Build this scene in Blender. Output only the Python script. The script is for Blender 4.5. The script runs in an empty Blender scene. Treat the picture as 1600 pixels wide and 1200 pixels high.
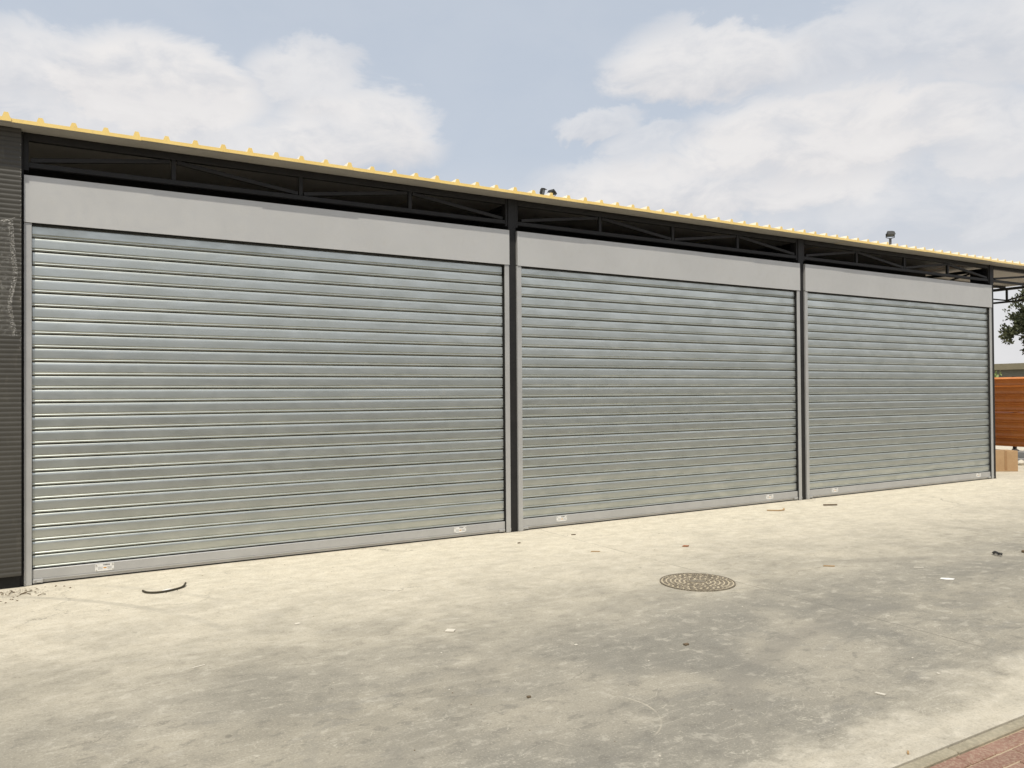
import bpy, bmesh, math, random
from mathutils import Vector, Matrix, noise as mnoise
random.seed(7)
S = bpy.context.scene
COL = S.collection
R = math.radians

# ------------------------------------------------------------------ camera
CAM = Vector((.107, -7.9022, 1.6)); YAW, PITCH, ROLL = .5365, .0118, -.0073
cd = bpy.data.cameras.new('camera'); cd.sensor_width = 36; cd.lens = 1244 / 1600 * 36
cd.clip_start = .05; cd.clip_end = 3000
cam = bpy.data.objects.new('camera', cd); COL.objects.link(cam); S.camera = cam
fw = Vector((math.sin(YAW)*math.cos(PITCH), math.cos(YAW)*math.cos(PITCH), math.sin(PITCH)))
rt = Vector((math.cos(YAW), -math.sin(YAW), 0)); up = rt.cross(fw)
rt2 = rt*math.cos(ROLL) + up*math.sin(ROLL); up2 = up*math.cos(ROLL) - rt*math.sin(ROLL)
m3 = Matrix((rt2, up2, -fw)).transposed()
cam.matrix_world = Matrix.Translation(CAM) @ m3.to_4x4()

# ------------------------------------------------------------------ sun and sky
SUN_EL, SUN_LEFT = R(61.5), R(31)
sunv = Vector((-math.sin(SUN_LEFT)*math.cos(SUN_EL), -math.cos(SUN_LEFT)*math.cos(SUN_EL), math.sin(SUN_EL)))
sl = bpy.data.lights.new('sun', 'SUN'); sl.energy = 3.5; sl.angle = R(.6); sl.color = (1, .94, .825)
so = bpy.data.objects.new('sun', sl); COL.objects.link(so); so.location = (0, -20, 30)
so.rotation_euler = sunv.to_track_quat('Z', 'Y').to_euler()

W = bpy.data.worlds.new('World'); S.world = W; W.use_nodes = True
W.cycles.sampling_method = 'MANUAL'; W.cycles.sample_map_resolution = 256
nt = W.node_tree
for n in list(nt.nodes): nt.nodes.remove(n)

def node(nt, t, ins=None, **props):
    n = nt.nodes.new(t)
    for k, v in props.items(): setattr(n, k, v)
    if ins:
        for k, v in ins.items():
            if isinstance(v, bpy.types.NodeSocket): nt.links.new(v, n.inputs[k])
            else: n.inputs[k].default_value = v
    return n
def math_(nt, op, a, b=0., c=0., clamp=False):
    return node(nt, 'ShaderNodeMath', {0: a, 1: b, 2: c}, operation=op, use_clamp=clamp).outputs[0]
def maprange(nt, v, a, b, c=0., d=1., interp='SMOOTHSTEP'):
    return node(nt, 'ShaderNodeMapRange', {0: v, 1: a, 2: b, 3: c, 4: d}, interpolation_type=interp).outputs[0]
def mixc(nt, f, a, b, mode='MIX'):
    n = nt.nodes.new('ShaderNodeMix'); n.data_type = 'RGBA'; n.blend_type = mode
    for i, v in ((0, f), (6, a), (7, b)):
        if isinstance(v, bpy.types.NodeSocket): nt.links.new(v, n.inputs[i])
        else: n.inputs[i].default_value = v if i == 0 else (tuple(v) + (1,))[:4]
    return n.outputs[2]
def fbm(nt, vec, scale, detail=4., rough=.55, dist=0., lac=2.):
    ins = {'Scale': scale, 'Detail': detail, 'Roughness': rough, 'Distortion': dist, 'Lacunarity': lac}
    if vec is not None: ins['Vector'] = vec
    return node(nt, 'ShaderNodeTexNoise', ins).outputs[0]
def vmul(nt, v, s, off=(0, 0, 0)):
    return node(nt, 'ShaderNodeMapping', {'Vector': v, 'Scale': s, 'Location': off}).outputs[0]

sky = node(nt, 'ShaderNodeTexSky', sky_type='NISHITA', sun_disc=False)
sky.sun_elevation = SUN_EL; sky.sun_rotation = math.atan2(sunv.x, sunv.y)
sky.air_density = 1.0; sky.dust_density = 3.0; sky.ozone_density = 1.0; sky.altitude = 30
tc = node(nt, 'ShaderNodeTexCoord').outputs['Generated']
sx = node(nt, 'ShaderNodeSeparateXYZ', {0: tc})
az = math_(nt, 'ARCTAN2', sx.outputs[0], sx.outputs[1]); el = math_(nt, 'ARCSINE', sx.outputs[2])
d3 = vmul(nt, tc, (1, 1, 1.9))
n_big = fbm(nt, d3, 5.0, 4, .55, .35); n_warp = fbm(nt, vmul(nt, tc, (1, 1, 1.5), (3, 1, 7)), 4.5, 3, .5)
n_fine = fbm(nt, d3, 11.0, 5, .62, .3)
azw = math_(nt, 'MULTIPLY_ADD', math_(nt, 'SUBTRACT', n_fine, .5), .10, math_(nt, 'MULTIPLY_ADD', math_(nt, 'SUBTRACT', n_warp, .5), .10, az))
elw = math_(nt, 'MULTIPLY_ADD', math_(nt, 'SUBTRACT', n_fine, .5), .09, el)
CLOUDS = [(0.114,0.357,0.134,0.057,1.00),(-0.012,0.347,0.088,0.058,0.80),(0.294,0.382,0.072,0.043,0.75),(0.348,0.326,0.116,0.059,0.90),
 (0.176,0.295,0.211,0.053,0.80),(0.018,0.286,0.121,0.042,0.60),(0.792,0.394,0.128,0.047,0.85),(0.964,0.385,0.173,0.055,0.60),
 (1.107,0.369,0.091,0.061,0.70),(0.929,0.308,0.172,0.053,1.00),(1.088,0.274,0.105,0.048,0.80),(0.644,0.336,0.056,0.022,0.60),
 (0.707,0.307,0.062,0.028,0.60),(0.798,0.261,0.240,0.050,0.90),(0.667,0.246,0.142,0.036,0.70),(1.001,0.213,0.206,0.050,0.65),
]
blob = None; shsum = None; wsum = None
for a0, e0, ra, re, w in CLOUDS:
    da = math_(nt, 'DIVIDE', math_(nt, 'SUBTRACT', azw, a0 + .0), ra * 1.12); de = math_(nt, 'DIVIDE', math_(nt, 'SUBTRACT', elw, e0 - .012), re * 1.02)
    q = math_(nt, 'ADD', math_(nt, 'MULTIPLY', da, da), math_(nt, 'MULTIPLY', de, de))
    b = math_(nt, 'MULTIPLY', maprange(nt, q, 1.25, .35), w)
    t = math_(nt, 'MULTIPLY', b, de); shsum = t if shsum is None else math_(nt, 'ADD', shsum, t); wsum = b if wsum is None else math_(nt, 'ADD', wsum, b)
    blob = b if blob is None else node(nt, 'ShaderNodeMath', {0: blob, 1: b, 2: .18}, operation='SMOOTH_MAX').outputs[0]
# the same kind of broken cloud goes on over the rest of the dome
inwin = math_(nt, 'MULTIPLY', math_(nt, 'MULTIPLY', maprange(nt, az, -.35, -.1), maprange(nt, az, 1.35, 1.15)), maprange(nt, el, .62, .46))
gen = math_(nt, 'MULTIPLY', maprange(nt, n_big, .42, .62), maprange(nt, inwin, 0., 1., .85, .12, 'LINEAR'))
lowhaze = maprange(nt, el, .36, .06, 0., .8)
cl = math_(nt, 'MAXIMUM', blob, gen)
cl = math_(nt, 'MULTIPLY', cl, maprange(nt, n_fine, .25, .62, .72, 1.06))
cl = math_(nt, 'MAXIMUM', cl, lowhaze)
cl = math_(nt, 'MINIMUM', cl, 1.)
veil = mixc(nt, .72, sky.outputs[0], (6.35, 7.05, 8.0))
lit = math_(nt, 'DIVIDE', shsum, math_(nt, 'ADD', wsum, .15))             # sunlit tops, greyer bases
lit = math_(nt, 'ADD', math_(nt, 'MULTIPLY', lit, .45), math_(nt, 'MULTIPLY_ADD', n_fine, .8, .12))
ccol = mixc(nt, maprange(nt, lit, .05, .85), (7.1, 6.95, 7.05), (8.8, 8.55, 8.4))
skyc = mixc(nt, math_(nt, 'MULTIPLY', cl, .93), veil, ccol)
bg = node(nt, 'ShaderNodeBackground', {'Color': skyc, 'Strength': .1})
wo = node(nt, 'ShaderNodeOutputWorld', {0: bg.outputs[0]})

S.view_settings.view_transform = 'Standard'; S.view_settings.look = 'None'
S.view_settings.exposure = 0.0; S.view_settings.gamma = 1.0
S.view_settings.use_curve_mapping = False

# ------------------------------------------------------------------ mesh helpers
class MB:
    def __init__(s): s.v = []; s.f = []; s.m = []
    def poly(s, pts, mi=0):
        b = len(s.v); s.v += [tuple(p) for p in pts]; s.f.append(tuple(range(b, b+len(pts)))); s.m.append(mi)
    def box(s, x0, x1, y0, y1, z0, z1, mi=0):
        b = len(s.v)
        s.v += [(x, y, z) for z in (z0, z1) for y in (y0, y1) for x in (x0, x1)]
        for f in ((0, 2, 3, 1), (4, 5, 7, 6), (0, 1, 5, 4), (2, 6, 7, 3), (0, 4, 6, 2), (1, 3, 7, 5)):
            s.f.append(tuple(b+i for i in f)); s.m.append(mi)
        return s
    def bar(s, p, q, w, d, mi=0, side=Vector((0, 1, 0))):
        p, q = Vector(p), Vector(q); t = (q-p).normalized(); a = side - t*side.dot(t); a.normalize(); c = t.cross(a)
        b = len(s.v)
        for o in (p, q):
            for i, j in ((-1, -1), (1, -1), (1, 1), (-1, 1)): s.v.append(tuple(o + c*(w/2*i) + a*(d/2*j)))
        for f in ((0, 1, 2, 3), (7, 6, 5, 4), (0, 4, 5, 1), (1, 5, 6, 2), (2, 6, 7, 3), (3, 7, 4, 0)):
            s.f.append(tuple(b+i for i in f)); s.m.append(mi)
        return s
    def tube(s, pts, rads, n=8, mi=0, cap=True):
        pts = [Vector(p) for p in pts]; rings = []
        for i, p in enumerate(pts):
            t = (pts[min(i+1, len(pts)-1)] - pts[max(i-1, 0)]).normalized()
            a = t.orthogonal().normalized() if i == 0 else (a - t*a.dot(t)).normalized()
            c = t.cross(a); r = rads[i] if hasattr(rads, '__len__') else rads
            b = len(s.v); rings.append(b)
            for k in range(n):
                an = 2*math.pi*k/n; s.v.append(tuple(p + a*(r*math.cos(an)) + c*(r*math.sin(an))))
        for i in range(len(rings)-1):
            for k in range(n):
                k2 = (k+1) % n; s.f.append((rings[i]+k, rings[i]+k2, rings[i+1]+k2, rings[i+1]+k)); s.m.append(mi)
        if cap:
            s.f.append(tuple(rings[0]+k for k in reversed(range(n)))); s.m.append(mi)
            s.f.append(tuple(rings[-1]+k for k in range(n))); s.m.append(mi)
        return s
    def extrude_x(s, prof, x0, x1, mi=0, caps=True, nseg=1):
        """prof: closed list of (y,z)"""
        n = len(prof); b = len(s.v)
        for k in range(nseg+1):
            x = x0 + (x1-x0)*k/nseg
            s.v += [(x, y, z) for y, z in prof]
        for k in range(nseg):
            for i in range(n):
                j = (i+1) % n; s.f.append((b+k*n+i, b+k*n+j, b+(k+1)*n+j, b+(k+1)*n+i)); s.m.append(mi)
        if caps:
            s.f.append(tuple(b+i for i in reversed(range(n)))); s.m.append(mi)
            s.f.append(tuple(b+nseg*n+i for i in range(n))); s.m.append(mi)
        return s
    def mesh(s, name, mats, smooth=None, bevel=0, fix=True):
        me = bpy.data.meshes.new(name); me.from_pydata(s.v, [], s.f)
        for i, p in enumerate(me.polygons): p.material_index = s.m[i]
        if fix or bevel:
            bm = bmesh.new(); bm.from_mesh(me)
            if bevel: bmesh.ops.bevel(bm, geom=list(bm.edges), offset=bevel, segments=1, affect='EDGES', clamp_overlap=True)
            bmesh.ops.recalc_face_normals(bm, faces=bm.faces); bm.to_mesh(me); bm.free()
        for m in (mats if isinstance(mats, (list, tuple)) else [mats]): me.materials.append(m)
        if smooth:
            me.shade_smooth(); me.set_sharp_from_angle(angle=R(smooth))
        me.update(); return me
    def build(s, name, mats, parent=None, smooth=None, bevel=0, fix=True, **k):
        return link(name, s.mesh(name, mats, smooth, bevel, fix), parent, **k)
def link(name, data, parent=None, loc=None, label=None, cat=None, group=None, kind=None, rot=None):
    o = bpy.data.objects.new(name, data); COL.objects.link(o)
    if parent: o.parent = parent
    if loc is not None: o.location = loc
    if rot is not None: o.rotation_euler = rot
    for k, v in (('label', label), ('category', cat), ('group', group), ('kind', kind)):
        if v: o[k] = v
    return o
def empty(name, loc=(0, 0, 0), parent=None, **k):
    o = link(name, None, parent, loc, **k); o.empty_display_size = .2; return o

# ------------------------------------------------------------------ materials
def mat(name):
    m = bpy.data.materials.new(name); m.use_nodes = True; nt = m.node_tree
    b = nt.nodes['Principled BSDF']; return m, nt, b
def setb(nt, b, **k):
    names = dict(col='Base Color', rough='Roughness', metal='Metallic', spec='Specular IOR Level', normal='Normal', aniso='Anisotropic', coat='Coat Weight', alpha='Alpha', trans='Transmission Weight')
    for kk, v in k.items():
        s = b.inputs[names[kk]]
        if isinstance(v, bpy.types.NodeSocket): nt.links.new(v, s)
        else: s.default_value = (tuple(v)+(1,))[:4] if kk == 'col' else v
def bump(nt, h, strength=.3, dist=.01, normal=None):
    ins = {'Height': h, 'Strength': strength, 'Distance': dist}
    if normal is not None: ins['Normal'] = normal
    return node(nt, 'ShaderNodeBump', ins).outputs[0]
def objvec(nt):
    """object coordinates shifted by each object's place, so copies differ"""
    t = node(nt, 'ShaderNodeTexCoord').outputs['Object']; oi = node(nt, 'ShaderNodeObjectInfo')
    sc = node(nt, 'ShaderNodeVectorMath', {0: (37., 17., 53.), 3: oi.outputs['Random']}, operation='SCALE').outputs[0]
    return node(nt, 'ShaderNodeVectorMath', {0: t, 1: sc}, operation='ADD').outputs[0], oi.outputs['Random']
def paint(name, col, rough=.5, var=.12, dirt=.15, bumpy=.05, metal=0., spec=.5, scale=3.):
    m, nt, b = mat(name); v, rnd = objvec(nt)
    n1 = fbm(nt, v, scale, 5, .6); n2 = fbm(nt, v, scale*9, 4, .65)
    c = mixc(nt, maprange(nt, n1, .3, .7), [x*(1-var) for x in col], [min(1, x*(1+var)) for x in col])
    c = mixc(nt, math_(nt, 'MULTIPLY', maprange(nt, n2, .55, .78), dirt), c, (.30, .26, .19))
    setb(nt, b, col=c, rough=maprange(nt, n2, .2, .8, rough-.08, rough+.12), metal=metal, spec=spec, normal=bump(nt, n2, bumpy, .004))
    return m

M = {}
# galvanised steel of the curtain: spangle, smears, slightly oil-canned sheet
m, nt, b = mat('galvanised_steel'); v, rnd = objvec(nt)
vs = vmul(nt, v, (1., 1., 1.))
vor = node(nt, 'ShaderNodeTexVoronoi', {'Vector': vs, 'Scale': 42., 'Randomness': 1.}, feature='F1')
spang = node(nt, 'ShaderNodeSeparateColor', {0: vor.outputs['Color']}).outputs[0]
smear = fbm(nt, vmul(nt, v, (1., 1., 3.)), 2.2, 4, .6, .6); blot = fbm(nt, vmul(nt, v, (1., 1., 1.4)), 5., 4, .6, .5)
long_ = fbm(nt, vmul(nt, v, (.22, 1, 5)), 5., 2, .5)
c = mixc(nt, maprange(nt, smear, .3, .72), (.525, .552, .52), (.665, .692, .658))
c = mixc(nt, math_(nt, 'MULTIPLY', spang, .05), c, (.75, .77, .76))
c = mixc(nt, math_(nt, 'MULTIPLY', maprange(nt, blot, .62, .72), .18), c, (.62, .60, .51))
c = mixc(nt, math_(nt, 'MULTIPLY', rnd, .25), c, (.42, .44, .41))
rg = math_(nt, 'ADD', maprange(nt, smear, .25, .75, .38, .28), math_(nt, 'MULTIPLY', math_(nt, 'SUBTRACT', blot, .5), .20))
rg = math_(nt, 'MAXIMUM', rg, .29)
bn = bump(nt, long_, .10, .006)
setb(nt, b, col=c, rough=rg, metal=.88, normal=bn, aniso=.0); M['galv'] = m

M['fascia'] = paint('grey_painted_sheet', (.525, .524, .513), .48, .035, .05, .03, metal=.35, scale=1.3)
M['guide'] = paint('grey_painted_rail', (.455, .455, .447), .45, .05, .12, .04, metal=.35, scale=4)
M['bar'] = paint('grey_aluminium_bar', (.455, .455, .45), .40, .05, .12, .04, metal=.35, scale=4)
M['steel'] = paint('charcoal_painted_steel', (.017, .0165, .0165), .5, .15, .06, .05, spec=.3, scale=5)
M['dark'] = paint('black_rubber_and_shade', (.012, .012, .011), .8, .2, .05, .05, scale=20)  # for rubber, and for black standing in for shade in gaps
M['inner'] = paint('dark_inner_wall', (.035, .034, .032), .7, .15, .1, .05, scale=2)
M['soffit'] = paint('grey_panel_underside', (.35, .335, .305), .55, .06, .12, .05, scale=3)
M['white'] = paint('white_plate', (.72, .71, .68), .5, .06, .2, .05, scale=30)
M['orange'] = paint('orange_print', (.55, .27, .05), .5, scale=20)
M['ink'] = paint('dark_ink', (.06, .06, .06), .6, scale=20)
M['greyink'] = paint('grey_ink', (.35, .35, .35), .6, scale=20)
M['zinc'] = paint('zinc_bolt', (.6, .6, .58), .35, metal=.8, scale=30)
M['black'] = paint('black_plastic', (.022, .022, .020), .5, .15, .3, .05, scale=15)
M['lens'] = paint('lamp_glass', (.07, .08, .08), .12, spec=.8, scale=10)
M['pole'] = paint('grey_pole', (.10, .095, .09), .5, scale=6)

m, nt, b = mat('yellow_roof_paint'); v, rnd = objvec(nt)
n1 = fbm(nt, v, 4, 5, .6); n2 = fbm(nt, v, 45, 4, .6)
c = mixc(nt, maprange(nt, n1, .3, .7), (.86, .61, .17), (.92, .68, .22))
c = mixc(nt, math_(nt, 'MULTIPLY', maprange(nt, n2, .55, .75), .22), c, (.40, .27, .10))
setb(nt, b, col=c, rough=.32, spec=.6, coat=.9, normal=bump(nt, n2, .05, .003)); M['yellow'] = m

M['palerib'] = paint('pale_ribs', (.88, .83, .70), .3, .06, .08, .05, scale=6)
m, nt, b = mat('dark_ribbed_cladding'); v, rnd = objvec(nt)
n1 = fbm(nt, v, 2, 5, .6); n2 = fbm(nt, vmul(nt, v, (1, 1, .25)), 14, 5, .6)
c = mixc(nt, maprange(nt, n1, .3, .7), (.052, .049, .042), (.068, .064, .055))
c = mixc(nt, math_(nt, 'MULTIPLY', maprange(nt, n2, .55, .8), .3), c, (.17, .155, .12))
setb(nt, b, col=c, rough=.5, spec=.4); M['clad'] = m

m, nt, b = mat('torn_clear_film'); v, rnd = objvec(nt)
n1 = fbm(nt, v, 40, 4, .65)
setb(nt, b, col=(.8, .79, .74), rough=.22, spec=.8, normal=bump(nt, n1, .8, .01), alpha=maprange(nt, n1, .50, .74, .02, .20)); M['film'] = m
m, nt, b = mat('crumpled_film_edge'); v, rnd = objvec(nt)
n1 = fbm(nt, v, 120, 3, .6)
setb(nt, b, col=(.75, .73, .68), rough=.25, spec=.9, normal=bump(nt, n1, .9, .01), alpha=maprange(nt, n1, .44, .70, .0, .6)); M['filmedge'] = m

# concrete of the yard
m, nt, b = mat('dusty_concrete')
P = node(nt, 'ShaderNodeNewGeometry').outputs['Position']; px = node(nt, 'ShaderNodeSeparateXYZ', {0: P})
nA = fbm(nt, P, .55, 4, .6, .3); nB = fbm(nt, vmul(nt, P, (1., 1.3, 1), (5, 2, 0)), 1.7, 6, .66, .3)
nC = fbm(nt, vmul(nt, P, (1, 1.25, 1), (1, 9, 0)), 7.5, 5, .7, .25); nD = fbm(nt, P, 42., 3, .7); nE = fbm(nt, vmul(nt, P, (.8, 1.5, 1), (4, 4, 0)), 3.4, 6, .7, .4)
yy = math_(nt, 'ADD', px.outputs[1], math_(nt, 'MULTIPLY', math_(nt, 'SUBTRACT', nA, .5), 1.6))
yy = math_(nt, 'MULTIPLY_ADD', math_(nt, 'SUBTRACT', nB, .5), 2.0, yy); yy = math_(nt, 'MULTIPLY_ADD', math_(nt, 'SUBTRACT', nE, .5), 1.0, yy)
near = maprange(nt, yy, -4.3, -.5)                         # wind-blown dust lies against the shed
kerbd = maprange(nt, math_(nt, 'MULTIPLY_ADD', math_(nt, 'SUBTRACT', nB, .5), 1.4, px.outputs[1]), -5.22, -5.6)
dust = math_(nt, 'MAXIMUM', near, math_(nt, 'MULTIPLY', kerbd, .62))
strk = fbm(nt, node(nt, 'ShaderNodeMapping', {'Vector': P, 'Rotation': (0, 0, .35), 'Scale': (1.2, 11., 1)}).outputs[0], 2.2, 4, .62, .8)
base = mixc(nt, maprange(nt, nB, .34, .68), (.268, .247, .200), (.340, .312, .250))
stain = None                                                # worn, oil-darkened stretches of the yard
for (ex, ey, rx_, ry_, am) in ((4.1, -4.25, 1.9, 1.15, .75), (1.3, -3.5, 1.6, .45, .4), (7.0, -3.6, 2.2, .5, .55), (2.6, -5.1, 2.0, .8, .6), (9.5, -4.2, 2.5, .9, .5)):
    u_ = math_(nt, 'DIVIDE', math_(nt, 'SUBTRACT', math_(nt, 'MULTIPLY_ADD', math_(nt, 'SUBTRACT', nB, .5), 2.2, px.outputs[0]), ex), rx_)
    v_ = math_(nt, 'DIVIDE', math_(nt, 'SUBTRACT', math_(nt, 'MULTIPLY_ADD', math_(nt, 'SUBTRACT', nE, .5), 1.1, px.outputs[1]), ey), ry_)
    e_ = math_(nt, 'MULTIPLY', maprange(nt, math_(nt, 'ADD', math_(nt, 'MULTIPLY', u_, u_), math_(nt, 'MULTIPLY', v_, v_)), 1.5, .1), am)
    stain = e_ if stain is None else math_(nt, 'MAXIMUM', stain, e_)
base = mixc(nt, stain, base, (.190, .182, .158))
base = mixc(nt, math_(nt, 'MULTIPLY', maprange(nt, strk, .52, .68), .22), base, (.225, .213, .185))
base = mixc(nt, math_(nt, 'MULTIPLY', maprange(nt, strk, .46, .32), .2), base, (.46, .43, .365))
base = mixc(nt, math_(nt, 'MULTIPLY', maprange(nt, nA, .50, .66), .5), base, (.43, .39, .31))
base = mixc(nt, math_(nt, 'MULTIPLY', maprange(nt, nE, .54, .66), .42), base, (.215, .205, .180))
base = mixc(nt, math_(nt, 'MULTIPLY', maprange(nt, nC, .54, .66), .5), base, (.45, .418, .35))
base = mixc(nt, math_(nt, 'MULTIPLY', maprange(nt, nC, .46, .36), .5), base, (.165, .155, .132))
dcol = mixc(nt, maprange(nt, nC, .35, .65), (.575, .522, .415), (.66, .607, .498))
col = mixc(nt, math_(nt, 'MULTIPLY', dust, maprange(nt, nE, .36, .62, 1., .78)), base, dcol)
# pale plaster splashes and grit
vo = node(nt, 'ShaderNodeTexVoronoi', {'Vector': P, 'Scale': 9., 'Randomness': 1.}, feature='F1')
spk = math_(nt, 'MULTIPLY', maprange(nt, vo.outputs[0], .10, .045), maprange(nt, nB, .52, .62))
col = mixc(nt, math_(nt, 'MULTIPLY', spk, .55), col, (.62, .57, .47))
splash = math_(nt, 'MULTIPLY', maprange(nt, nD, .52, .62), maprange(nt, nE, .42, .34))
col = mixc(nt, math_(nt, 'MULTIPLY', splash, .6), col, (.60, .56, .47))
col = mixc(nt, math_(nt, 'MULTIPLY', maprange(nt, nD, .50, .68), .26), col, (.15, .137, .11))
nS = fbm(nt, node(nt, 'ShaderNodeMapping', {'Vector': P, 'Rotation': (0, 0, -.5), 'Scale': (1., 2.4, 1), 'Location': (3, 8, 0)}).outputs[0], 2.6, 2, .5, .9)
scr = math_(nt, 'MULTIPLY', maprange(nt, math_(nt, 'ABSOLUTE', math_(nt, 'SUBTRACT', nS, .5)), .010, .002), maprange(nt, nD, .42, .58))
col = mixc(nt, math_(nt, 'MULTIPLY', scr, maprange(nt, nB, .42, .60, .0, .45)), col, (.56, .52, .43))
nF = fbm(nt, P, 95., 2, .6)
col = mixc(nt, math_(nt, 'MULTIPLY', maprange(nt, nF, .54, .72), .30), col, (.17, .157, .128))
col = mixc(nt, math_(nt, 'MULTIPLY', maprange(nt, nF, .44, .30), .25), col, (.66, .61, .50))
# drips of oil, hair cracks
vd = node(nt, 'ShaderNodeTexVoronoi', {'Vector': vmul(nt, P, (1, 1, 1), (7, 3, 0)), 'Scale': 2.3, 'Randomness': 1.}, feature='F1')
drip = math_(nt, 'MULTIPLY', maprange(nt, math_(nt, 'MULTIPLY_ADD', math_(nt, 'SUBTRACT', nD, .5), .05, vd.outputs[0]), .055, .030), maprange(nt, nA, .46, .56))
col = mixc(nt, math_(nt, 'MULTIPLY', drip, .5), col, (.12, .11, .09))
wp = node(nt, 'ShaderNodeVectorMath', {0: P, 1: node(nt, 'ShaderNodeCombineXYZ', {0: math_(nt, 'MULTIPLY', nE, .55), 1: math_(nt, 'MULTIPLY', nB, .55), 2: 0.}).outputs[0]}, operation='ADD').outputs[0]
vc = node(nt, 'ShaderNodeTexVoronoi', {'Vector': wp, 'Scale': .38, 'Randomness': 1.}, feature='DISTANCE_TO_EDGE')
crk = math_(nt, 'MULTIPLY', maprange(nt, vc.outputs[0], .0022, .0008), maprange(nt, nA, .50, .60))
col = mixc(nt, math_(nt, 'MULTIPLY', crk, .55), col, (.13, .12, .10))
# saw-cut joints
jx = math_(nt, 'MULTIPLY_ADD', math_(nt, 'SUBTRACT', nC, .5), .03, px.outputs[0])
jl = math_(nt, 'ABSOLUTE', math_(nt, 'SUBTRACT', jx, 5.158))
jm = math_(nt, 'MULTIPLY', maprange(nt, jl, .009, .003), maprange(nt, nB, .38, .58, .08, .6))
col = mixc(nt, jm, col, (.13, .12, .10))
# rubbed arcs left by turning wheels
for (cx_, cy_, r_, w_, cc, am, dm) in ((-2.2, -3.2, 3.55, .05, (.25, .235, .20), .35, 1), (-2.1, -3.1, 3.85, .05, (.25, .235, .20), .25, 1),
        (2.45, -4.72, .33, .007, (.55, .50, .40), .5, 0), (5.2, -7.6, 3.35, .13, (.17, .16, .14), .36, 1), (5.2, -7.6, 4.75, .14, (.18, .17, .145), .30, 1)):
    dd = math_(nt, 'SQRT', math_(nt, 'ADD', math_(nt, 'POWER', math_(nt, 'SUBTRACT', px.outputs[0], cx_), 2.), math_(nt, 'POWER', math_(nt, 'SUBTRACT', px.outputs[1], cy_), 2.)))
    dd = math_(nt, 'ABSOLUTE', math_(nt, 'SUBTRACT', math_(nt, 'MULTIPLY_ADD', math_(nt, 'SUBTRACT', nC, .5), .05 if dm else .01, dd), r_))
    col = mixc(nt, math_(nt, 'MULTIPLY', math_(nt, 'MULTIPLY', maprange(nt, dd, w_, w_*.3), maprange(nt, nA if dm else nB, .42, .62)), am), col, cc)
bh = math_(nt, 'ADD', math_(nt, 'MULTIPLY', nC, .5), math_(nt, 'MULTIPLY', nD, .35))
nb = bump(nt, bh, .32, .012); nb = bump(nt, fbm(nt, P, 160., 1, .7), .25, .002, nb); nb = bump(nt, jm, -.6, .006, nb)
setb(nt, b, col=col, rough=maprange(nt, nB, .3, .7, .72, .9), spec=.25, normal=nb); M['concrete'] = m

m, nt, b = mat('sandy_ground'); P = node(nt, 'ShaderNodeNewGeometry').outputs['Position']
n1 = fbm(nt, P, .3, 7, .6); n2 = fbm(nt, P, 8, 6, .65)
c = mixc(nt, maprange(nt, n1, .3, .7), (.26, .225, .16), (.40, .345, .25)); c = mixc(nt, math_(nt, 'MULTIPLY', n2, .35), c, (.20, .175, .13))
setb(nt, b, col=c, rough=.92, spec=.15, normal=bump(nt, n2, .5, .03)); M['sand'] = m

def masonry(name, c1, c2, dustc, scale, dusty=.4):
    m, nt, b = mat(name); v, rnd = objvec(nt)
    n1 = fbm(nt, v, scale, 6, .62); n2 = fbm(nt, v, scale*8, 5, .7)
    c = mixc(nt, maprange(nt, n1, .3, .7), c1, c2)
    c = mixc(nt, math_(nt, 'MULTIPLY', rnd, .35), c, [x*.72 for x in c1])
    c = mixc(nt, math_(nt, 'MULTIPLY', maprange(nt, n2, .42, .7), dusty), c, dustc)
    setb(nt, b, col=c, rough=.85, spec=.2, normal=bump(nt, n2, .4, .006)); return m
M['asphalt'] = masonry('asphalt', (.045, .045, .043), (.065, .063, .06), (.12, .11, .09), 3, .3)
M['brick'] = masonry('red_paver', (.235, .135, .10), (.30, .18, .135), (.43, .35, .26), 9, .55)
M['kerb'] = masonry('kerb_concrete', (.27, .24, .175), (.35, .315, .235), (.46, .40, .29), 6, .5)
M['grout'] = masonry('sandy_joint', (.40, .31, .215), (.47, .37, .26), (.50, .42, .30), 12, .4)
M['plinth'] = masonry('grey_block', (.25, .25, .25), (.33, .33, .325), (.42, .39, .33), 5, .3)
M['rubble'] = masonry('rubble_stone', (.34, .30, .23), (.50, .46, .38), (.55, .50, .40), 14, .4)
M['farwall'] = masonry('olive_wall', (.25, .225, .155), (.29, .26, .18), (.30, .27, .2), 1, .2)
M['farroof'] = masonry('grey_green_wall', (.15, .15, .12), (.18, .18, .145), (.2, .19, .15), 1, .2)
M['card'] = masonry('cardboard', (.42, .27, .145), (.47, .31, .17), (.50, .36, .22), 3, .2)
M['tape'] = masonry('brown_tape', (.34, .20, .10), (.37, .23, .12), (.4, .3, .2), 5, .1)
M['iron'] = masonry('rusty_cast_iron', (.13, .112, .086), (.19, .165, .127), (.42, .37, .28), 14, .8)
M['ironbase'] = masonry('dust_in_casting', (.50, .43, .31), (.60, .52, .39), (.25, .2, .14), 18, .35)
M['paper'] = masonry('white_scrap', (.60, .56, .48), (.68, .64, .55), (.6, .54, .42), 20, .25)
M['whitepaper'] = masonry('white_paper', (.80, .79, .76), (.84, .83, .80), (.75, .72, .66), 20, .1)
M['wood'] = masonry('wood_scrap', (.36, .23, .11), (.46, .30, .15), (.5, .4, .25), 20, .3)
M['twig'] = masonry('dark_twig', (.10, .075, .045), (.17, .125, .08), (.3, .25, .17), 30, .3)
M['redscrap'] = masonry('rust_scrap', (.30, .12, .06), (.38, .17, .08), (.45, .3, .2), 30, .2)
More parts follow.
